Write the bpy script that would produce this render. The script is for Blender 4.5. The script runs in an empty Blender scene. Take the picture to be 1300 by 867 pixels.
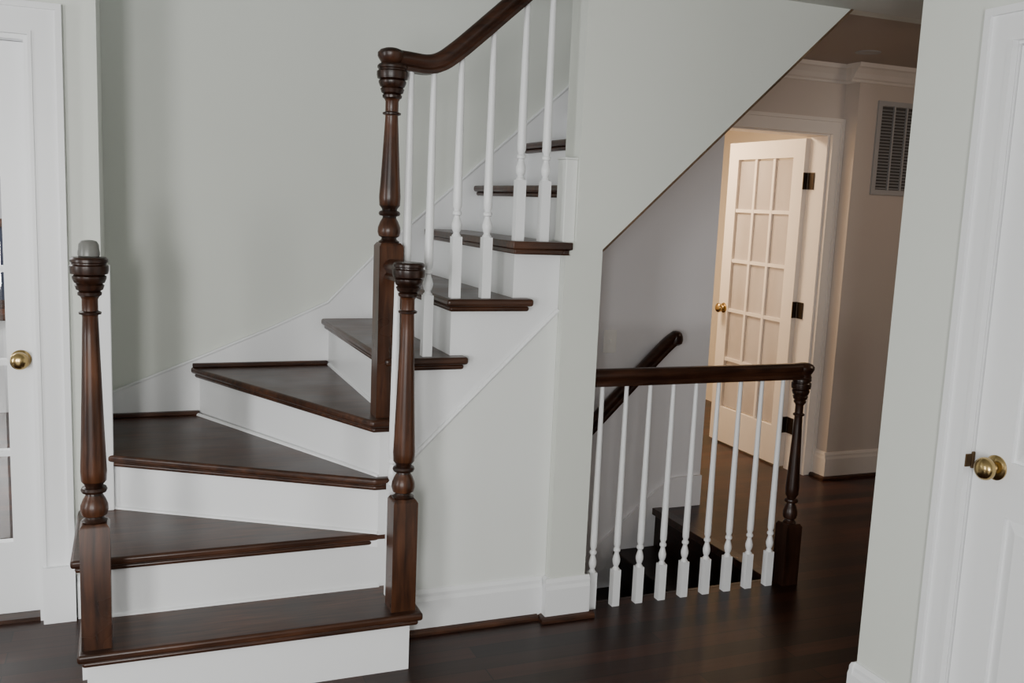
import bpy, bmesh, math
from mathutils import Vector, Matrix
C=bpy.context.scene.collection
# ------------------------------------------------------------------ materials
def newmat(name):
    m=bpy.data.materials.new(name);m.use_nodes=True
    return m,m.node_tree.nodes,m.node_tree.links,m.node_tree.nodes['Principled BSDF']
def paint(name,col,rough=.5,bump=.02,scale=120):
    m,n,l,b=newmat(name)
    b.inputs['Roughness'].default_value=rough
    tc=n.new('ShaderNodeTexCoord');no=n.new('ShaderNodeTexNoise');no.inputs['Scale'].default_value=scale
    l.new(tc.outputs['Object'],no.inputs['Vector'])
    n2=n.new('ShaderNodeTexNoise');n2.inputs['Scale'].default_value=1.3;l.new(tc.outputs['Object'],n2.inputs['Vector'])
    r=n.new('ShaderNodeMix');r.data_type='RGBA'
    r.inputs[6].default_value=(*[c*.96 for c in col],1);r.inputs[7].default_value=(*[min(1,c*1.03) for c in col],1)
    l.new(n2.outputs['Fac'],r.inputs[0]);l.new(r.outputs[2],b.inputs['Base Color'])
    bp=n.new('ShaderNodeBump');bp.inputs['Strength'].default_value=bump;bp.inputs['Distance'].default_value=.01
    l.new(no.outputs['Fac'],bp.inputs['Height']);l.new(bp.outputs['Normal'],b.inputs['Normal'])
    return m
def wood(name,c1,c2,rough=.28,axis=0,coat=.08,spec=.33,lo=.28,hi=.75):
    m,n,l,b=newmat(name)
    b.inputs['Specular IOR Level'].default_value=spec
    b.inputs['Coat Weight'].default_value=coat;b.inputs['Coat Roughness'].default_value=.2
    tc=n.new('ShaderNodeTexCoord');mp=n.new('ShaderNodeMapping')
    s=[30,30,30];s[axis]=3
    mp.inputs['Scale'].default_value=s
    l.new(tc.outputs['Object'],mp.inputs['Vector'])
    no=n.new('ShaderNodeTexNoise');no.inputs['Scale'].default_value=1.7;no.inputs['Detail'].default_value=7;no.inputs['Distortion'].default_value=.5
    l.new(mp.outputs['Vector'],no.inputs['Vector'])
    cr=n.new('ShaderNodeValToRGB');cr.color_ramp.elements[0].position=lo;cr.color_ramp.elements[1].position=hi
    cr.color_ramp.elements[0].color=(*c1,1);cr.color_ramp.elements[1].color=(*c2,1)
    l.new(no.outputs['Fac'],cr.inputs['Fac'])
    n2=n.new('ShaderNodeTexNoise');n2.inputs['Scale'].default_value=5;l.new(tc.outputs['Object'],n2.inputs['Vector'])
    mr=n.new('ShaderNodeMapRange');mr.inputs[1].default_value=.3;mr.inputs[2].default_value=.7;mr.inputs[3].default_value=.65;mr.inputs[4].default_value=1.35
    l.new(n2.outputs['Fac'],mr.inputs[0])
    vm=n.new('ShaderNodeVectorMath');vm.operation='SCALE';l.new(cr.outputs['Color'],vm.inputs[0]);l.new(mr.outputs[0],vm.inputs['Scale'])
    l.new(vm.outputs[0],b.inputs['Base Color'])
    rr=n.new('ShaderNodeMapRange');rr.inputs[3].default_value=rough-.08;rr.inputs[4].default_value=rough+.16;l.new(n2.outputs['Fac'],rr.inputs[0]);l.new(rr.outputs[0],b.inputs['Roughness'])
    bp=n.new('ShaderNodeBump');bp.inputs['Strength'].default_value=.10;l.new(no.outputs['Fac'],bp.inputs['Height']);l.new(bp.outputs['Normal'],b.inputs['Normal'])
    return m
def floormat():
    m,n,l,b=newmat('hardwood_floor')
    b.inputs['Roughness'].default_value=.32
    b.inputs['Specular IOR Level'].default_value=.26
    tc=n.new('ShaderNodeTexCoord')
    br=n.new('ShaderNodeTexBrick');br.inputs['Scale'].default_value=1;br.inputs['Brick Width'].default_value=1.1;br.inputs['Row Height'].default_value=.083
    br.inputs['Mortar Size'].default_value=.002;br.offset=.37;br.inputs['Bias'].default_value=0
    br.inputs['Color1'].default_value=(.012,.0042,.0026,1);br.inputs['Color2'].default_value=(.058,.018,.009,1);br.inputs['Mortar'].default_value=(.002,.001,.001,1)
    l.new(tc.outputs['Object'],br.inputs['Vector'])
    mp=n.new('ShaderNodeMapping');mp.inputs['Scale'].default_value=(2,30,30);l.new(tc.outputs['Object'],mp.inputs['Vector'])
    no=n.new('ShaderNodeTexNoise');no.inputs['Scale'].default_value=1.4;no.inputs['Detail'].default_value=5;l.new(mp.outputs['Vector'],no.inputs['Vector'])
    mx=n.new('ShaderNodeMix');mx.data_type='RGBA';mx.blend_type='MULTIPLY';mx.inputs[0].default_value=.7
    l.new(br.outputs['Color'],mx.inputs[6]);
    cr=n.new('ShaderNodeValToRGB');cr.color_ramp.elements[0].position=.3;cr.color_ramp.elements[0].color=(.35,.35,.35,1);cr.color_ramp.elements[1].color=(1.3,1.3,1.3,1)
    l.new(no.outputs['Fac'],cr.inputs['Fac']);l.new(cr.outputs['Color'],mx.inputs[7]);l.new(mx.outputs[2],b.inputs['Base Color'])
    bp=n.new('ShaderNodeBump');bp.inputs['Strength'].default_value=.14;l.new(no.outputs['Fac'],bp.inputs['Height']);l.new(bp.outputs['Normal'],b.inputs['Normal'])
    return m
def metal(name,col,rough=.25):
    m,n,l,b=newmat(name);b.inputs['Metallic'].default_value=1;b.inputs['Roughness'].default_value=rough
    no=n.new('ShaderNodeTexNoise');no.inputs['Scale'].default_value=30
    mx=n.new('ShaderNodeMix');mx.data_type='RGBA';mx.inputs[6].default_value=(*[c*.8 for c in col],1);mx.inputs[7].default_value=(*col,1)
    l.new(no.outputs['Fac'],mx.inputs[0]);l.new(mx.outputs[2],b.inputs['Base Color'])
    return m
def glass(name,sheer=0.0,col=(.62,.57,.55)):
    m,n,l,b=newmat(name)
    n.remove(b)
    t=n.new('ShaderNodeBsdfTransparent')
    g=n.new('ShaderNodeBsdfGlossy');g.inputs['Roughness'].default_value=.03
    mx=n.new('ShaderNodeMixShader');mx.inputs[0].default_value=.07;l.new(t.outputs[0],mx.inputs[1]);l.new(g.outputs[0],mx.inputs[2])
    out=mx
    if sheer:
        t.inputs['Color'].default_value=(.88,.86,.87,1)
        d=n.new('ShaderNodeBsdfDiffuse');d.inputs['Color'].default_value=(*col,1)
        tc=n.new('ShaderNodeTexCoord');mp=n.new('ShaderNodeMapping');mp.inputs['Scale'].default_value=(1,5,1.4);l.new(tc.outputs['Object'],mp.inputs['Vector'])
        w=n.new('ShaderNodeTexNoise');w.inputs['Scale'].default_value=1.3;w.inputs['Detail'].default_value=0;l.new(mp.outputs['Vector'],w.inputs['Vector'])
        mr=n.new('ShaderNodeMapRange');mr.inputs[1].default_value=.3;mr.inputs[2].default_value=.7;mr.inputs[3].default_value=sheer*.7;mr.inputs[4].default_value=sheer*1.25;l.new(w.outputs['Fac'],mr.inputs[0])
        m3=n.new('ShaderNodeMixShader');l.new(mr.outputs[0],m3.inputs[0]);l.new(mx.outputs[0],m3.inputs[1]);l.new(d.outputs[0],m3.inputs[2]);out=m3
    l.new(out.outputs[0],n['Material Output'].inputs['Surface'])
    return m
M_wall=paint('wall_paint',(.725,.75,.695),.55)
M_wall2=paint('stair_wall_paint',(.80,.82,.79),.5)
M_wallL=paint('stairwell_paint',(.82,.81,.83),.6)
M_white=paint('trim_paint',(.86,.87,.88),.35,.008)
M_ceil=paint('ceiling_paint',(.60,.61,.57),.8)
M_hall=paint('hall_paint',(.62,.54,.48),.6)
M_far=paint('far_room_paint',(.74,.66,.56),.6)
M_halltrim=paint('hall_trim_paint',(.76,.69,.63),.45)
M_hallceil=paint('hall_ceiling_warm_lit',(.46,.39,.345),.8)  # warmer, dimmer hall light is put into this ceiling colour
M_tread=wood('dark_tread_wood',(.018,.007,.004),(.080,.031,.015),.31,0)
M_newel=wood('newel_wood',(.020,.0075,.0038),(.092,.034,.015),.27,2)
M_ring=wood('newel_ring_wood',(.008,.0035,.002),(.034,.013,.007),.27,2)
M_rail=wood('handrail_wood',(.012,.0048,.003),(.052,.019,.009),.28,0)
M_darkw=wood('landing_newel_wood',(.008,.0035,.002),(.034,.013,.007),.30,2)
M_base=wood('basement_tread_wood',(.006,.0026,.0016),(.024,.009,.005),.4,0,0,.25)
M_floor=floormat()
M_brass=metal('aged_brass',(.50,.36,.16),.22)
M_dark=metal('dark_bronze',(.06,.045,.035),.4)
M_glass=glass('window_glass')
M_sheer=glass('sheer_backed_glass',.5)
M_vent=paint('vent_grey',(.42,.41,.41),.5,.0)
M_black=paint('vent_shadow',(.08,.075,.07),.8,.0)
M_plate=paint('switch_plastic',(.90,.89,.86),.35,.0)
# ------------------------------------------------------------------ helpers
def finish(name,bm,mat,parent=None,smooth=False,bevel=0,seg=2,mat2=None,**kw):
    bmesh.ops.recalc_face_normals(bm,faces=bm.faces)
    me=bpy.data.meshes.new(name);bm.to_mesh(me);bm.free()
    me.materials.append(mat)
    if mat2: me.materials.append(mat2)
    o=bpy.data.objects.new(name,me);C.objects.link(o)
    if smooth:
        for p in me.polygons:p.use_smooth=True
        try: me.set_sharp_from_angle(angle=math.radians(38))
        except Exception: pass
    if bevel:
        b=o.modifiers.new('bevel','BEVEL');b.width=bevel;b.segments=seg;b.limit_method='ANGLE';b.angle_limit=math.radians(30)
    if parent: o.parent=parent
    for k,v in kw.items(): o[k]=v
    return o
def bbox(bm,x0,x1,y0,y1,z0,z1):
    v=[bm.verts.new(p) for p in [(x0,y0,z0),(x1,y0,z0),(x1,y1,z0),(x0,y1,z0),(x0,y0,z1),(x1,y0,z1),(x1,y1,z1),(x0,y1,z1)]]
    for f in [(0,3,2,1),(4,5,6,7),(0,1,5,4),(1,2,6,5),(2,3,7,6),(3,0,4,7)]: bm.faces.new([v[i] for i in f])
def boxes(name,lst,mat,parent=None,**kw):
    bm=bmesh.new()
    for b in lst: bbox(bm,*b)
    return finish(name,bm,mat,parent,**kw)
def bprism(bm,poly,a0,a1,axis=2):
    def P(p,a):
        if axis==2: return (p[0],p[1],a)
        if axis==1: return (p[0],a,p[1])
        return (a,p[0],p[1])
    lo=[bm.verts.new(P(p,a0)) for p in poly];hi=[bm.verts.new(P(p,a1)) for p in poly]
    bm.faces.new(lo);bm.faces.new(hi)
    n=len(poly)
    for i in range(n): bm.faces.new([lo[i],lo[(i+1)%n],hi[(i+1)%n],hi[i]])
def prism(name,poly,a0,a1,axis,mat,parent=None,**kw):
    bm=bmesh.new();bprism(bm,poly,a0,a1,axis);return finish(name,bm,mat,parent,**kw)
def blathe(bm,prof,c=(0,0,0),axis='Z',seg=28,dark=None):
    rings=[]
    for r,z in prof:
        ring=[]
        for i in range(seg):
            a=2*math.pi*i/seg
            if axis=='Z': p=(c[0]+r*math.cos(a),c[1]+r*math.sin(a),c[2]+z)
            elif axis=='Y': p=(c[0]+r*math.cos(a),c[1]+z,c[2]+r*math.sin(a))
            else: p=(c[0]+z,c[1]+r*math.cos(a),c[2]+r*math.sin(a))
            ring.append(bm.verts.new(p))
        rings.append(ring)
    for j,(a,b) in enumerate(zip(rings,rings[1:])):
        for i in range(seg):
            f=bm.faces.new([a[i],a[(i+1)%seg],b[(i+1)%seg],b[i]])
            if dark and dark(prof[j][1]): f.material_index=1
    f=bm.faces.new(rings[0]);f=bm.faces.new(rings[-1])
    if dark: f.material_index=1
def bsweep(bm,path,prof,up=Vector((0,0,1))):
    rings=[]
    path=[Vector(p) for p in path]
    for i,p in enumerate(path):
        t=(path[min(i+1,len(path)-1)]-path[max(i-1,0)]).normalized()
        s=t.cross(up).normalized();u=s.cross(t).normalized()
        rings.append([bm.verts.new(p+s*a+u*b) for a,b in prof])
    n=len(prof)
    for a,b in zip(rings,rings[1:]):
        for i in range(n): bm.faces.new([a[i],a[(i+1)%n],b[(i+1)%n],b[i]])
    bm.faces.new(rings[0]);bm.faces.new(rings[-1])
def smoothpath(pts,k=8):
    P=[Vector(p) for p in pts];P=[2*P[0]-P[1]]+P+[2*P[-1]-P[-2]];o=[]
    for i in range(1,len(P)-2):
        for j in range(k):
            t=j/k;a,b,c,d=P[i-1:i+3]
            o.append(.5*((2*b)+(-a+c)*t+(2*a-5*b+4*c-d)*t*t+(-a+3*b-3*c+d)*t**3))
    o.append(P[-2]);return o
def straight(bm,p0,p1,nrm,prof):
    a=Vector((p0[0],p0[1],0));b=Vector((p1[0],p1[1],0));n=Vector((nrm[0],nrm[1],0))
    A=[bm.verts.new(a+n*d+Vector((0,0,z))) for d,z in prof];B=[bm.verts.new(b+n*d+Vector((0,0,z))) for d,z in prof]
    k=len(prof)
    for i in range(k): bm.faces.new([A[i],A[(i+1)%k],B[(i+1)%k],B[i]])
    bm.faces.new(A);bm.faces.new(B)
def empty(name,loc,label,cat):
    o=bpy.data.objects.new(name,None);C.objects.link(o);o.location=(0,0,0);o['label']=label;o['category']=cat;o.empty_display_size=.1
    return o
ST=dict(kind='structure')
r=.206
# ------------------------------------------------------------------ shell
boxes('floor',[(-5,1.61,-4,8,-.03,0),(1.61,7,-4,3.20,-.03,0),(2.58,7,3.20,8,-.03,0),(1.61,2.58,4.211,8,-.03,0)],M_floor,**ST)
boxes('ceiling',[(-5,7,-4,3.115,2.385,2.45),(-5,-.1,3.115,3.64,2.385,2.45)],M_ceil,**ST)
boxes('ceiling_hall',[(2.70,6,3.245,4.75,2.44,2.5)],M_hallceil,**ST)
boxes('ceiling_upper',[(-.4,6,3.0,4.5,4.9,5.0)],M_ceil,**ST)
boxes('wall_back',[(-.22,2.84,4.211,4.55,-2.5,4.9)],M_wall,**ST)
prism('wall_stairwell',[(1.53,-2.5),(2.84,-2.5),(2.84,2.44),(2.71,2.44),(1.53,1.34)],4.206,4.211,1,M_wallL,**ST)
boxes('wall_stair_side',[(-.22,-.10,3.631,4.211,0,4.9),(-.31,-.22,3.631,3.75,0,4.9)],M_wall,**ST)
boxes('wall_left',[(-1.2,-.31,3.631,3.75,2.06,4.9),(-5,-1.2,3.631,3.75,0,4.9)],M_wall,**ST)
prism('wall_main',[(1.46,0),(1.61,0),(1.61,1.42),(2.66,2.40),(6,2.40),(6,4.9),(1.50,4.9),(1.50,1.445),(1.46,1.445)],3.115,3.245,1,M_wall,**ST)
prism('trim_1',[(1.61,1.42),(1.61,1.411),(2.66,2.389),(2.66,2.40)],3.110,3.245,1,wood('soffit_edge_brown',(.10,.06,.035),(.16,.10,.06),.5),**ST)  # thin brown strip along the sloping wall edge
prism('ceiling_soffit',[(1.53,1.36),(1.61,1.42),(4.3,3.93),(4.3,4.05),(1.53,1.47)],3.245,4.206,1,M_wallL,**ST)
boxes('wall_right',[(2.14,2.26,1.885,2.215,0,2.45),(2.14,2.26,1.085,1.885,2.05,2.45),(2.14,2.26,-4,1.085,0,2.45)],M_wall,**ST)
boxes('wall_light_block',[(2.9,3.0,-4,2.0,0,2.45),(5.0,5.1,-1,4.5,0,2.45),(2.9,5.1,-1.1,-1,0,2.45)],M_hall,**ST)  # unseen walls added to keep world light out of the hall
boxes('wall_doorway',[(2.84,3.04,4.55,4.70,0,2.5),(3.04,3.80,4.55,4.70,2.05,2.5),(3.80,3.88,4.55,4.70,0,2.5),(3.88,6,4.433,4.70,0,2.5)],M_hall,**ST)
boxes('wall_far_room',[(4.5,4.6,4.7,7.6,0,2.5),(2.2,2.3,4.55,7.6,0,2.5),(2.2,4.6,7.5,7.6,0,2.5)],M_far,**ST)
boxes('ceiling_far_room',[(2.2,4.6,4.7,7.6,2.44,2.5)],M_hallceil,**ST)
boxes('wall_sunroom',[(-5,-.2,7.2,7.3,0,.95),(-5,-4.9,3.75,7.3,0,2.6),(-.22,-.12,4.55,7.3,0,2.6)],M_white,**ST)
boxes('wall_basement',[(1.0,2.7,3.12,3.20,-2.5,-.03),(1.0,1.1,3.2,4.211,-2.5,-.03)],M_wallL,**ST)
# ------------------------------------------------------------------ baseboards
BP=[(0,0),(.018,0),(.018,.125),(.013,.14),(.013,.152),(.005,.166),(0,.166)]
SH=[(.018,0),(.036,0),(.035,.010),(.030,.017),(.018,.021)]
def base(name,segs,mat=None):
    bm=bmesh.new()
    for p0,p1,n in segs: straight(bm,p0,p1,n,BP)
    finish(name,bm,mat or M_white,**ST)
def shoe(name,segs):
    bm=bmesh.new()
    for p0,p1,n in segs: straight(bm,p0,p1,n,SH)
    finish(name,bm,M_tread,**ST)
base('baseboard_stair',[((.85,3.153),(1.442,3.153),(0,-1)),((1.442,3.115),(1.628,3.115),(0,-1)),((1.46,3.153),(1.46,3.115),(-1,0)),((1.61,3.115),(1.61,3.20),(1,0))])
shoe('trim_2',[((.85,3.153),(1.424,3.153),(0,-1)),((1.424,3.115),(1.646,3.115),(0,-1)),((1.46,3.153),(1.46,3.097),(-1,0))])
base('baseboard_right',[((2.14,2.215),(2.14,1.967),(-1,0)),((2.122,2.215),(2.26,2.215),(0,1))])
base('baseboard_hall',[((3.862,4.433),(5,4.433),(0,-1)),((3.88,4.433),(3.88,4.53),(-1,0)),((2.84,4.23),(2.84,4.55),(1,0))],M_halltrim)
shoe('trim_3',[((3.844,4.433),(5,4.433),(0,-1)),((3.88,4.415),(3.88,4.53),(-1,0))])
base('baseboard_left',[((-.2,3.631),(-.10,3.631),(0,-1))])
CP=[(0,2.34),(.010,2.34),(.014,2.352),(.024,2.36),(.036,2.385),(.056,2.410),(.068,2.418),(.072,2.44),(0,2.44)]
bm=bmesh.new()
straight(bm,(2.84,4.55),(3.88,4.55),(0,-1),CP);straight(bm,(3.808,4.433),(5,4.433),(0,-1),CP);straight(bm,(3.88,4.433),(3.88,4.55),(-1,0),CP)
finish('trim_4',bm,M_halltrim,**ST)
# ------------------------------------------------------------------ door casings
def casing_y(x0,x1,yf,zt,sgn=-1,w=.09,rw=None):
    rw=rw or w
    bm=bmesh.new()
    def B(a,b,c,d,t):
        y0,y1=sorted((yf,yf+sgn*t));bbox(bm,a,b,y0,y1,c,d)
    B(x0-w+.02,x0-.012,0,zt+.012,.016);B(x1+.012,x1+rw-.02,0,zt+.012,.016);B(x0-w+.02,x1+rw-.02,zt+.012,zt+w-.02,.016)
    B(x0-w,x0-w+.02,0,zt+w-.02,.028);B(x1+rw-.02,x1+rw,0,zt+w-.02,.028);B(x0-w,x1+rw,zt+w-.02,zt+w,.028)
    B(x0-.012,x0,0,zt,.021);B(x1,x1+.012,0,zt,.021);B(x0-.012,x1+.012,zt,zt+.012,.021)
    return bm
bm=casing_y(-1.2,-.31,3.631,2.06,-1,.105)
bbox(bm,-.312,-.205,3.598,3.631,0,.21)
bbox(bm,-.325,-.31,3.635,3.75,0,2.045);bbox(bm,-1.2,-1.185,3.635,3.75,0,2.045);bbox(bm,-1.2,-.31,3.635,3.75,2.045,2.06)
finish('trim_5',bm,M_white,**ST)
bm=casing_y(3.04,3.80,4.55,2.05,-1,.09,.078)
bbox(bm,3.04,3.055,4.553,4.70,0,2.04);bbox(bm,3.785,3.80,4.553,4.70,0,2.04);bbox(bm,3.04,3.80,4.553,4.70,2.04,2.05)
finish('trim_6',bm,M_halltrim,**ST)
bm=bmesh.new()
ya,yb,zt,w=1.085,1.885,2.045,.09
X=2.14
for a,b,c,d,t in [(yb+.004,yb+.06,0,zt+.07,.016),(ya-.06,ya-.004,0,zt+.07,.016),(ya-.004,yb+.004,zt,zt+.07,.016),(yb+.06,yb+.08,0,zt+.07,.028),(ya-.08,ya-.06,0,zt+.07,.028),(ya-.08,yb+.08,zt+.07,zt+.09,.028),(yb-.012,yb+.004,0,zt,.021),(ya-.004,ya+.012,0,zt,.021)]:
    bbox(bm,X-t,X,a,b,c,d)
bbox(bm,2.142,2.26,1.872,1.885,0,2.037);bbox(bm,2.142,2.26,1.085,1.098,0,2.037);bbox(bm,2.142,2.26,1.085,1.885,2.037,2.05)
finish('trim_7',bm,M_white,**ST)
# ------------------------------------------------------------------ knob builder
def knob(parent,c,axis,sgn,mat=M_brass):
    prof=[(.034,0),(.034,.004),(.028,.008),(.014,.011),(.011,.015),(.012,.020),(.022,.025),(.029,.031),(.0315,.040),(.030,.049),(.023,.056),(.012,.060),(.003,.061)]
    bm=bmesh.new();blathe(bm,[(a,sgn*b) for a,b in prof],c,axis,28)
    return finish('door_knob',bm,mat,parent,smooth=True,label='round brass door knob')
# ------------------------------------------------------------------ french doors
def french(name,u0,u1,t0,t1,z0,z1,axis,cols=3,rows=5,stile=.10,top=.11,bot=.24,mat=M_white,gm=M_glass):
    def bb(bm,a,b,c,d,e,f):
        if axis=='X': bbox(bm,a,b,c,d,e,f)
        else: bbox(bm,c,d,a,b,e,f)
    bm=bmesh.new()
    bb(bm,u0,u0+stile,t0,t1,z0,z1);bb(bm,u1-stile,u1,t0,t1,z0,z1)
    bb(bm,u0+stile,u1-stile,t0,t1,z1-top,z1);bb(bm,u0+stile,u1-stile,t0,t1,z0,z0+bot)
    gu0,gu1,gz0,gz1=u0+stile,u1-stile,z0+bot,z1-top
    mu=.022
    for i in range(1,cols):
        u=gu0+(gu1-gu0)*i/cols;bb(bm,u-mu/2,u+mu/2,t0+.004,t1-.004,gz0,gz1)
    for j in range(1,rows):
        z=gz0+(gz1-gz0)*j/rows;bb(bm,gu0,gu1,t0+.005,t1-.005,z-mu/2,z+mu/2)
    door=finish(name,bm,mat,**ST)
    tm=(t0+t1)/2
    for i in range(cols):
        for j in range(rows):
            a=gu0+(gu1-gu0)*i/cols+mu/2;b=gu0+(gu1-gu0)*(i+1)/cols-mu/2
            c=gz0+(gz1-gz0)*j/rows+mu/2;d=gz0+(gz1-gz0)*(j+1)/rows-mu/2
            g=bmesh.new();bb(g,a,b,tm-.002,tm+.002,c,d)
            finish('glass_pane',g,gm,door)
    return door
d1=french('door_1',-1.183,-.327,3.70,3.74,.015,2.043,'X',stile=.085,bot=.27)
knob(d1,(-.368,3.70,.955),'Y',-1)
boxes('trim_8',[(-1.2,-.31,3.64,3.80,0,.014)],M_tread,**ST)
d3=french('door_3',4.705,5.48,3.752,3.788,.012,2.032,'Y',stile=.105,gm=M_sheer,mat=M_halltrim)
knob(d3,(3.752,5.42,.93),'X',-1);
for z in (.28,1.0,1.78):
    bm=bmesh.new();blathe(bm,[(.007,-.05),(.007,.05)],(3.783,4.697,z),'Z',12);bbox(bm,3.75,3.789,4.698,4.704,z-.05,z+.05);bbox(bm,3.779,3.784,4.64,4.695,z-.05,z+.05)
    finish('hinge',bm,M_dark,d3,label='dark bronze butt hinge')
# right panel door
bm=bmesh.new()
y0,y1,xf=1.10,1.869,2.150
bbox(bm,xf+.012,xf+.035,y0,y1,.012,2.033)
st=.115
cols=[(y0+st,(y0+y1)/2-.05),((y0+y1)/2+.05,y1-st)]
rows=[(.24,.80),(.95,1.60),(1.70,1.91)]
bbox(bm,xf,xf+.014,y0,y0+st,.012,2.033);bbox(bm,xf,xf+.014,y1-st,y1,.012,2.033);bbox(bm,xf,xf+.014,(y0+y1)/2-.05,(y0+y1)/2+.05,.012,2.033)
for a,b in [(.012,.24),(.80,.95),(1.60,1.70),(1.91,2.033)]:
    for c,d in cols: bbox(bm,xf,xf+.014,c,d,a,b)
for a,b in cols:
    for c,d in rows:
        m=.035
        o=[(a+.006,c+.006),(b-.006,c+.006),(b-.006,d-.006),(a+.006,d-.006)];i=[(a+m,c+m),(b-m,c+m),(b-m,d-m),(a+m,d-m)]
        V=[bm.verts.new((xf+.012,p[0],p[1])) for p in o];W=[bm.verts.new((xf+.003,p[0],p[1])) for p in i]
        for k in range(4): bm.faces.new([V[k],V[(k+1)%4],W[(k+1)%4],W[k]])
        bm.faces.new(W)
d2=finish('door_2',bm,M_white,**ST)
knob(d2,(xf,1.797,.926),'X',-1)
bm=bmesh.new();bbox(bm,2.139,2.149,1.8655,1.872,.905,.952);bbox(bm,2.1180,2.139,1.868,1.873,.910,.946)
finish('strike_plate',bm,metal('strike_bronze',(.14,.09,.05),.4),d2,bevel=.002)
# ------------------------------------------------------------------ staircase
stair=empty('staircase',(0,0,0),'dark wood winder staircase with white risers turning along wall','staircase')
def offs(poly,d):
    n=len(poly);o=[];A=sum(poly[i][0]*poly[(i+1)%n][1]-poly[(i+1)%n][0]*poly[i][1] for i in range(n));s=1 if A>0 else -1
    for i in range(n):
        p,q,t=Vector(poly[i-1]),Vector(poly[i]),Vector(poly[(i+1)%n])
        e1=(q-p).normalized();e2=(t-q).normalized()
        n1=Vector((-e1.y,e1.x))*s;n2=Vector((-e2.y,e2.x))*s
        k=(n1+n2);k=k/max(.3,(1+n1.dot(n2)));o.append(tuple(q+k*d))
    return o
def tread(poly,k):
    bm=bmesh.new();z=k*r
    bprism(bm,poly,z-.027,z)
    bprism(bm,offs(poly,.012),z-.046,z-.027)
    return finish('tread',bm,M_tread,stair,smooth=True,bevel=.009,seg=3,label='dark stained wooden stair tread')
def body(poly,z0,z1):
    return prism('riser',poly,z0,z1,2,M_white,stair,label='white painted riser')
T={1:[(-.166,2.87),(.889,2.87),(.889,3.15),(-.166,3.15)],
   2:[(-.192,3.104),(.862,3.104),(.862,3.15),(.75,3.23),(-.05,3.68),(-.09,3.628),(-.192,3.628)],
   3:[(-.098,3.594),(.765,3.075),(.862,3.075),(.862,3.15),(.29,4.209),(-.098,4.209)],
   4:[(.223,4.209),(.748,3.072),(.862,3.072),(.862,4.209)],
   5:[(.782,4.209),(.80,3.104),(1.10,3.104),(1.10,4.209)]}
Bd={1:([(-.14,2.9),(.85,2.9),(.85,3.152),(-.14,3.152)],0,r-.027),
    2:([(-.165,3.133),(.845,3.133),(.845,3.2),(.75,3.26),(-.05,3.70),(-.098,3.629),(-.165,3.629)],0,2*r-.027),
    3:([(-.098,3.628),(.785,3.105),(.845,3.105),(.845,3.17),(.32,4.209),(-.098,4.209)],2*r-.05,3*r-.027),
    4:([(.257,4.209),(.785,3.102),(.845,3.102),(.845,4.209)],3*r-.05,4*r-.027),
    5:([(.815,4.209),(.822,3.162),(1.05,3.162),(1.05,4.209)],0,5*r-.027)}
for k in range(1,6):
    tread(T[k],k);body(*Bd[k])
for k in range(6,12):
    x=1.016+(k-6)*.232
    xe=x+(.325 if k<8 else .262);yf=3.104
    if k==7: xe=1.482;yf=3.098
    if k>=8: yf=3.247
    tread([(x,4.209),(x,yf),(xe,yf),(xe,4.209)] if k!=7 else [(x,4.209),(x,yf),(xe,yf),(xe,3.114),(1.458,3.114),(1.458,4.209)],k)
    if k<8:
        xr=min(x+.262,1.50)
        if k==7: body([(x+.03,4.209),(x+.03,3.162),(1.459,3.162),(1.459,3.247),(xr,3.247),(xr,4.209)],0,k*r-.027)
        else: body([(x+.03,4.209),(x+.03,3.162),(xr,3.162),(xr,4.209)],0,k*r-.027)
    else:
        body([(x+.03,4.209),(x+.03,3.247),(x+.05,3.247),(x+.05,4.209)],(k-1)*r-.03,k*r-.027)
prism('stringer',[(.848,.5),(1.459,1.1),(1.459,7*r-.03),(1.278,7*r-.03),(1.278,6*r-.03),(1.046,6*r-.03),(1.046,5*r-.03),(.848,5*r-.03)],3.156,3.162,1,M_white,stair)
def beadline(p0,p1,z):
    bm=bmesh.new();d=(Vector(p1)-Vector(p0)).normalized();n=Vector((d.y,-d.x))
    straight(bm,p0,p1,(n.x,n.y),[(0,z),(.009,z),(.007,z+.006),(0,z+.01)]);return bm
for p0,p1,z in [((-.14,3.133),(.80,3.133),r),((-.098,3.628),(.785,3.105),2*r),((.257,4.17),(.785,3.102),3*r),((.815,4.17),(.82,3.2),4*r)]:
    finish('bead_molding',beadline(p0,p1,z),M_white,stair)
boxes('tread_strip',[(-.083,.262,4.172,4.194,3*r,3*r+.018)],M_tread,stair,bevel=.004)
boxes('tread_strip',[(.235,.81,4.172,4.194,4*r,4*r+.018)],M_tread,stair,bevel=.004)
prism('wall_stair',[(.851,0),(1.459,0),(1.459,1.195),(.851,.592)],3.153,3.1559,1,M_wall2,**ST)
bm=bmesh.new()
bsweep(bm,[(.851,3.154,.60),(1.459,3.154,1.192)],[(-.001,-.009),(.005,-.008),(.009,-.003),(.010,.0),(.008,.005),(.005,.008),(-.001,.009)],Vector((0,0,1)))
finish('trim_9',bm,M_white,smooth=True,**ST)
sk=[(-.10,.4),(-.10,.72),(.26,.865),(.55,.985),(.81,1.105),(1.00,1.30),(2.6,2.72),(2.6,2.2),(.9,.6)]
prism('trim_10',sk,4.194,4.211,1,M_white,**ST)
bm=bmesh.new()
bsweep(bm,[(x,4.196,z) for x,z in [(-.10,.72),(.26,.865),(.55,.985),(.81,1.105),(1.00,1.30),(2.6,2.72)]],[(0,-.010),(.004,-.008),(.007,-.002),(.006,.003),(0,.005)])
finish('trim_11',bm,M_white,**ST)
prism('trim_12',[(3.635,.2),(3.635,.70),(4.2,.725),(4.2,.2)],-.10,-.083,0,M_white,**ST)
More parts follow.
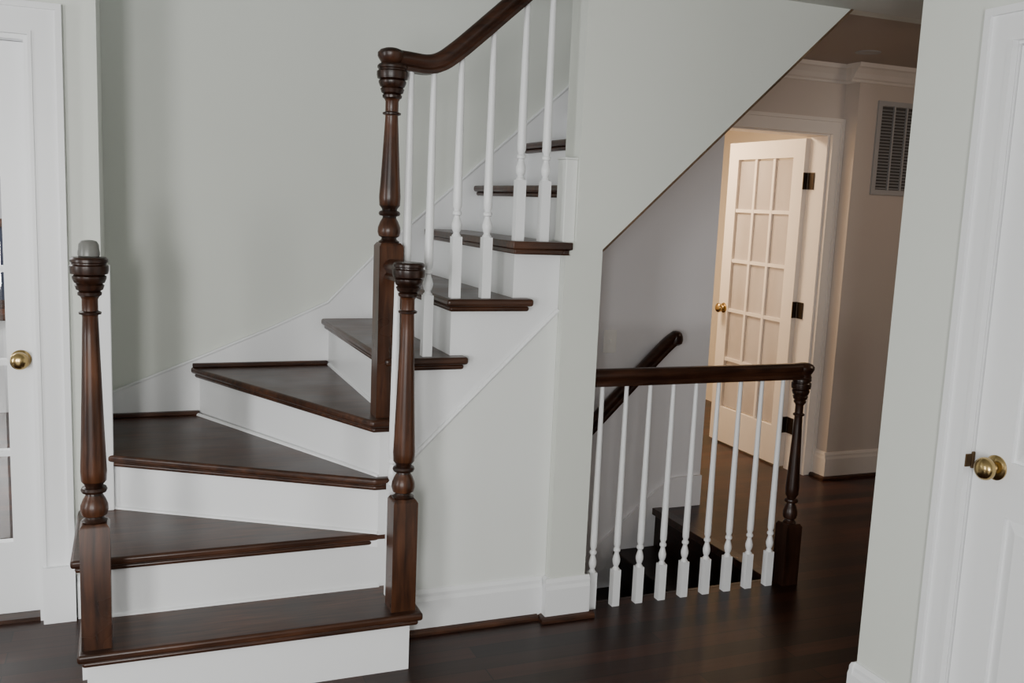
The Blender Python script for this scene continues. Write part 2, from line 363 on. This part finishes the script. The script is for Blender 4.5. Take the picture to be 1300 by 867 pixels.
boxes('trim_13',[(-.135,-.070,3.588,3.634,.412,1.30)],M_white,bevel=.003,**ST)
# ------------------------------------------------------------------ newels
def newel_bm(x,y,z0,boxh,total,w=.083,low=0,k=1.0):
    bm=bmesh.new();h=w/2
    zb=z0+boxh
    v=[]
    for zz,s in ((z0-low,h),(zb-.012,h),(zb,h-.008)):
        v.append([bm.verts.new((x+a*s,y+b*s,zz)) for a,b in ((-1,-1),(1,-1),(1,1),(-1,1))])
    for a,b in zip(v,v[1:]):
        for i in range(4): bm.faces.new([a[i],a[(i+1)%4],b[(i+1)%4],b[i]])
    bm.faces.new(v[0]);bm.faces.new(v[-1])
    t=total-boxh
    c0=.125;c1=t-.17
    P=[(.034,-.002),(.036,.004),(.027,.010),(.025,.016),(.035,.022),(.039,.036),(.038,.052),(.031,.070),(.024,.082),(.023,.088),(.034,.091),(.037,.098),(.034,.105),(.025,.109),(.027,.115),(.035,c0),
       (.0365,c0+.03)]
    for i in range(1,9):
        f=i/8;P.append((.0365+(.0215-.0365)*f**.9,c0+.03+(c1-c0-.03)*f))
    P+= [(.0225,c1+.003),(.030,c1+.005),(.031,c1+.011),(.022,c1+.015),(.022,c1+.048),(.026,c1+.056),(.032,c1+.060),(.033,c1+.068),(.028,c1+.071),(.036,c1+.076),(.040,c1+.088),(.035,c1+.092),(.041,c1+.096),(.046,c1+.108),(.046,c1+.114),(.040,c1+.118),(.050,c1+.121),(.0525,c1+.132),(.0525,c1+.144),(.047,c1+.148),(.047,c1+.152),(.051,c1+.155),(.051,c1+.162),(.046,c1+.168),(.02,t),(.002,t)]
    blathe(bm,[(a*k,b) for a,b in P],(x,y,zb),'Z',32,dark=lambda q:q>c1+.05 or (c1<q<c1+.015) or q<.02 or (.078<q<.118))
    return bm
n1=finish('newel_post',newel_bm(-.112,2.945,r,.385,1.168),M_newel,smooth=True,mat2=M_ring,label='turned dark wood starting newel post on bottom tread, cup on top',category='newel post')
bm=bmesh.new();zt=r+1.168
blathe(bm,[(.027,0),(.030,.003),(.030,.012),(.028,.020),(.027,.034),(.022,.043),(.012,.046),(.002,.047)],(-.112,2.945,zt),'Z',28)
m,n,l,b=newmat('frosted_plastic');b.inputs['Base Color'].default_value=(.22,.22,.205,1);b.inputs['Roughness'].default_value=.25;b.inputs['Transmission Weight'].default_value=.35
nz=n.new('ShaderNodeTexNoise');nz.inputs['Scale'].default_value=60;rr=n.new('ShaderNodeMapRange');rr.inputs[3].default_value=.2;rr.inputs[4].default_value=.4;l.new(nz.outputs['Fac'],rr.inputs[0]);l.new(rr.outputs[0],b.inputs['Roughness'])
finish('plastic_cup',bm,m,smooth=True,label='small frosted grey plastic cup upturned on newel post',category='cup')

rail=empty('stair_railing',(0,0,0),'stair railing with dark turned newels, handrail and white balusters','railing')
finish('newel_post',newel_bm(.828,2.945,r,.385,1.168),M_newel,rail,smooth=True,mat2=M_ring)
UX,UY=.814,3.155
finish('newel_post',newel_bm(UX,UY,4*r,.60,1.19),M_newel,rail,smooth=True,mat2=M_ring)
RP=[(-.026,-.030),(.026,-.030),(.027,-.018),(.021,-.010),(.024,-.002),(.031,.008),(.031,.018),(.024,.028),(.012,.034),(0,.035),(-.012,.034),(-.024,.028),(-.031,.018),(-.031,.008),(-.024,-.002),(-.021,-.010),(-.027,-.018)]
def handrail(path,parent=None,name='handrail',**kw):
    bm=bmesh.new();bsweep(bm,path,RP)
    return finish(name,bm,M_rail,parent,smooth=True,**kw)
pp=[(UX-.02,UY,2.028),(.86,UY,2.024),(.93,UY,2.020),(.98,UY,2.034),(1.03,UY,2.070),(1.09,UY,2.122),(1.2,UY,2.222),(1.35,UY,2.358),(1.498,UY,2.494)]
path=smoothpath(pp)
hr=handrail(path,rail)
bm=bmesh.new();blathe(bm,[(.028,-.03),(.038,-.028),(.032,-.016),(.038,-.006),(.045,.006),(.045,.018),(.036,.028),(.02,.034),(.002,.035)],(UX-.006,UY,2.030),'Z',32)
finish('handrail_cap',bm,M_rail,rail,smooth=True)
handrail([(.826,2.975,1.335),(.822,3.05,1.335),(.818,3.113,1.335)],rail)
def baluster_bm(x,y,z0,z1,boxh,bw=.034,k=1.0):
    bm=bmesh.new();h=bw/2
    bbox(bm,x-h,x+h,y-h,y+h,z0,z0+boxh)
    t=z1-z0-boxh
    P=[(.015,-.001),(.0165,.004),(.012,.009),(.0105,.014),(.014,.020),(.0175,.032),(.018,.042),(.014,.056),(.0105,.066),(.010,.072),(.0155,.076),(.0165,.081),(.0155,.086),(.011,.090),(.012,.096),(.0155,.104),(.0160,.13),(.0095,t)]
    blathe(bm,[(a*k,b) for a,b in P],(x,y,z0+boxh),'Z',16)
    return bm
def underrail(x):
    for a,b in zip(path,path[1:]):
        if a.x<=x<=b.x: return a.z+(b.z-a.z)*(x-a.x)/max(1e-6,b.x-a.x)-.028*math.sqrt(1+((b.z-a.z)/max(1e-6,b.x-a.x))**2)+.006
    return 2.0
for x,k in [(.878,5),(.957,5),(1.055,6),(1.168,6),(1.287,7),(1.384,7)]:
    finish('baluster',baluster_bm(x,UY,k*r,underrail(x),.215),M_white,rail,smooth=True,label='white turned baluster',group='white balusters on the stair treads')
finish('baluster',baluster_bm(.818,3.045,r,1.308,.40),M_white,rail,smooth=True,label='white turned baluster',group='white balusters on the stair treads')
bm=bmesh.new();bbox(bm,1.452,1.499,3.128,3.20,7*r,1.738);bbox(bm,1.447,1.499,3.123,3.205,1.738,1.746)
finish('trim_14',bm,M_wall2,bevel=.003,**ST)
# ------------------------------------------------------------------ landing balustrade
bal=empty('balustrade',(0,0,0),'low landing balustrade with dark handrail and white balusters','railing')
BY=3.165
bm=bmesh.new();bsweep(bm,[(1.612,BY,.928),(2.55,BY,.928),(2.605,BY,.930)],RP);finish('handrail',bm,M_rail,bal,smooth=True)
bm=bmesh.new();blathe(bm,[(.026,-.03),(.034,-.028),(.030,-.014),(.036,-.004),(.042,.008),(.042,.018),(.034,.028),(.018,.034),(.002,.036)],(2.614,BY,.930),'Z',32);finish('handrail_cap',bm,M_rail,bal,smooth=True)
finish('newel_post',newel_bm(2.606,BY,0,.27,.905,w=.078,k=.78),M_darkw,bal,smooth=True,mat2=M_ring)
for i in range(9):
    x=1.668+i*.1055
    finish('baluster',baluster_bm(x,BY,.0,.903,.15,bw=.032,k=.88),M_white,bal,smooth=True,label='white turned baluster',group='white balusters of the landing balustrade')
boxes('trim_15',[(1.61,2.58,3.20,3.222,-.028,.0),(2.545,2.60,3.222,4.19,-.028,.008)],M_rail,bevel=.003,**ST)
bst=empty('basement_staircase',(0,0,0),'descending basement staircase with dark treads beside grey wall','staircase')
for j in range(1,7):
    x1=2.579-.235*(j-1);x0=x1-.235;z=-.2*j
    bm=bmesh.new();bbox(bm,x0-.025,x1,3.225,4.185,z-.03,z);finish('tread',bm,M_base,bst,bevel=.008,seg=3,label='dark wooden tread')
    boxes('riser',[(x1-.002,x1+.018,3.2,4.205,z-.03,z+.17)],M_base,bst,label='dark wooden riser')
prism('trim_16',[(1.3,-1.07),(2.25,-.155),(2.56,.10),(2.66,.160),(2.72,.166),(2.84,.166),(2.84,0),(2.6,0),(2.5,-.06),(2.35,-.16),(1.3,-1.16)],4.188,4.206,1,M_wallL,**ST)
hb=empty('wall_handrail',(0,0,0),'dark wooden wall handrail descending beside basement stairs','handrail')
path=[(1.62,4.13,-.02)]+smoothpath([(2.0,4.13,.365),(2.3,4.13,.665),(2.48,4.13,.845),(2.545,4.13,.905),(2.575,4.13,.925)],8)
bm=bmesh.new();bsweep(bm,path,RP);finish('handrail',bm,M_rail,hb,smooth=True)
bm=bmesh.new();blathe(bm,[(.020,-.040),(.034,-.030),(.038,-.012),(.036,.006),(.030,.022),(.018,.032),(.002,.035)],(2.582,4.13,.930),'Z',24);finish('rail_end_knob',bm,M_rail,hb,smooth=True)
for x,z in [(2.05,.38),(2.45,.78)]:
    bm=bmesh.new();bsweep(bm,smoothpath([(x,4.205,z-.05),(x,4.17,z-.05),(x,4.135,z-.03),(x,4.13,z)],5),[(.006*math.cos(a*math.pi/4),.006*math.sin(a*math.pi/4)) for a in range(8)],Vector((1,0,0)))
    blathe(bm,[(.025,0),(.025,-.006),(.01,-.01)],(x,4.205,z-.05),'Y',16)
    finish('bracket',bm,M_brass,hb,smooth=True)
sw=empty('light_switch',(0,0,0),'white wall switch plate on grey stairwell wall','light switch')
boxes('plate',[(2.205,2.278,4.199,4.206,.845,.962)],M_plate,sw,bevel=.003)
boxes('toggle',[(2.236,2.247,4.188,4.199,.893,.915)],M_plate,sw,bevel=.002)
# vent
vt=empty('air_vent',(0,0,0),'grey metal return air vent grille on hall wall','vent')
vx0,vx1,vz0,vz1,vy=4.02,4.45,1.715,2.25,4.433
boxes('frame',[(vx0,vx0+.028,vy-.012,vy,vz0,vz1),(vx1-.028,vx1,vy-.012,vy,vz0,vz1),(vx0+.028,vx1-.028,vy-.012,vy,vz0,vz0+.028),(vx0+.028,vx1-.028,vy-.012,vy,vz1-.028,vz1)]+[(vx0+.028+i*.0935-.005,vx0+.028+i*.0935+.005,vy-.0135,vy-.001,vz0+.028,vz1-.028) for i in (1,2,3)],M_vent,vt)
boxes('backing',[(vx0+.03,vx1-.03,vy-.002,vy-.0005,vz0+.03,vz1-.03)],M_black,vt)
bm=bmesh.new()
nl=26
for i in range(nl):
    z=vz0+.032+i*(vz1-vz0-.07)/nl
    bprism(bm,[(vy-.011,z),(vy-.0095,z),(vy-.003,z+.010),(vy-.0045,z+.010)],vx0+.03,vx1-.03,0)
finish('louvre',bm,paint('vent_slat_grey',(.26,.26,.265),.5,0),vt)
rl=empty('recessed_light',(0,0,0),'round recessed ceiling light, switched off','ceiling light')
bm=bmesh.new();blathe(bm,[(.05,0),(.065,0),(.065,-.003),(.05,-.005),(.045,-.002)],(3.62,4.10,2.44),'Z',32);finish('trim_ring',bm,M_vent,rl,smooth=True)
bm=bmesh.new();blathe(bm,[(.044,-.0015),(.044,-.003)],(3.62,4.10,2.44),'Z',32);finish('lens',bm,M_vent,rl)
# sun room furniture glimpsed through the glazed door
tb=empty('console_table',(0,0,0),'white console table with brown wooden top in sunroom','table')
boxes('table_top',[(-1.75,-.50,6.25,6.75,.76,.80)],M_newel,tb,bevel=.005)
boxes('apron',[(-1.70,-.55,6.30,6.70,.65,.76)],M_white,tb)
for x in (-1.68,-.62):
    for y in (6.32,6.62): boxes('leg',[(x,x+.055,y,y+.055,0,.65)],M_white,tb)
pf=empty('picture_frame',(0,0,0),'dark framed blue panel standing on console table','picture')
boxes('frame',[(-1.10,-.66,6.55,6.575,.80,.85),(-1.10,-.66,6.55,6.575,1.30,1.35),(-1.10,-1.05,6.55,6.575,.85,1.30),(-.71,-.66,6.55,6.575,.85,1.30)],M_tread,pf)
boxes('panel',[(-1.05,-.71,6.56,6.57,.85,1.30)],paint('blue_panel',(.015,.02,.04),.6),pf)
# ------------------------------------------------------------------ lights
def area(name,loc,target,sx,sy,e,col):
    d=bpy.data.lights.new(name,'AREA');d.shape='RECTANGLE';d.size=sx;d.size_y=sy;d.energy=e;d.color=col
    o=bpy.data.objects.new(name,d);C.objects.link(o);o.location=loc
    o.rotation_euler=(Vector(target)-Vector(loc)).to_track_quat('-Z','Y').to_euler();return o
area('window_light',(-2.5,-1.5,1.35),(.6,3.8,.9),.7,1.4,85,(1.0,.99,.97))
area('window_light_near',(-1.1,-2.0,1.35),(.8,3.6,.9),.5,1.4,90,(1.0,.99,.97))
area('window_light_side',(-3.8,1.8,1.3),(1.5,3.0,1.0),.6,1.5,50,(.98,.99,1.0))
area('far_room_lamp',(3.0,5.6,2.38),(3.0,5.6,0),.6,.6,66,(1.0,.75,.48))
area('hall_fill',(4.2,3.0,2.36),(3.4,3.7,0.6),.5,.5,8,(1.0,.78,.60))  # added warm fill, not tied to any fixture
area('sunroom_daylight',(-1.5,5.6,2.5),(-1.5,5.6,0),2,2,110,(1.0,.99,.97))
w=bpy.data.worlds.new('World');bpy.context.scene.world=w;w.use_nodes=True
w.node_tree.nodes['Background'].inputs[0].default_value=(.95,.97,.98,1);w.node_tree.nodes['Background'].inputs[1].default_value=.56
# ------------------------------------------------------------------ camera
th,pi_,ro=math.radians(22.111),math.radians(8.314),math.radians(2.441)
R=Vector((math.cos(th),-math.sin(th),0));D=Vector((math.sin(th),math.cos(th),0));Z=Vector((0,0,1))
F=D*math.cos(pi_)-Z*math.sin(pi_);U=D*math.sin(pi_)+Z*math.cos(pi_)
Rc=R*math.cos(ro)+U*math.sin(ro);Uc=U*math.cos(ro)-R*math.sin(ro)
cd=bpy.data.cameras.new('Camera');cam=bpy.data.objects.new('Camera',cd);C.objects.link(cam)
Mx=Matrix.Identity(4)
for i in range(3): Mx[i][0]=Rc[i];Mx[i][1]=Uc[i];Mx[i][2]=-F[i]
Mx[0][3],Mx[1][3],Mx[2][3]=0,0,1.574
cam.matrix_world=Mx
cd.sensor_width=36;cd.lens=1199.86/1300*36;cd.clip_start=.02
bpy.context.scene.camera=cam
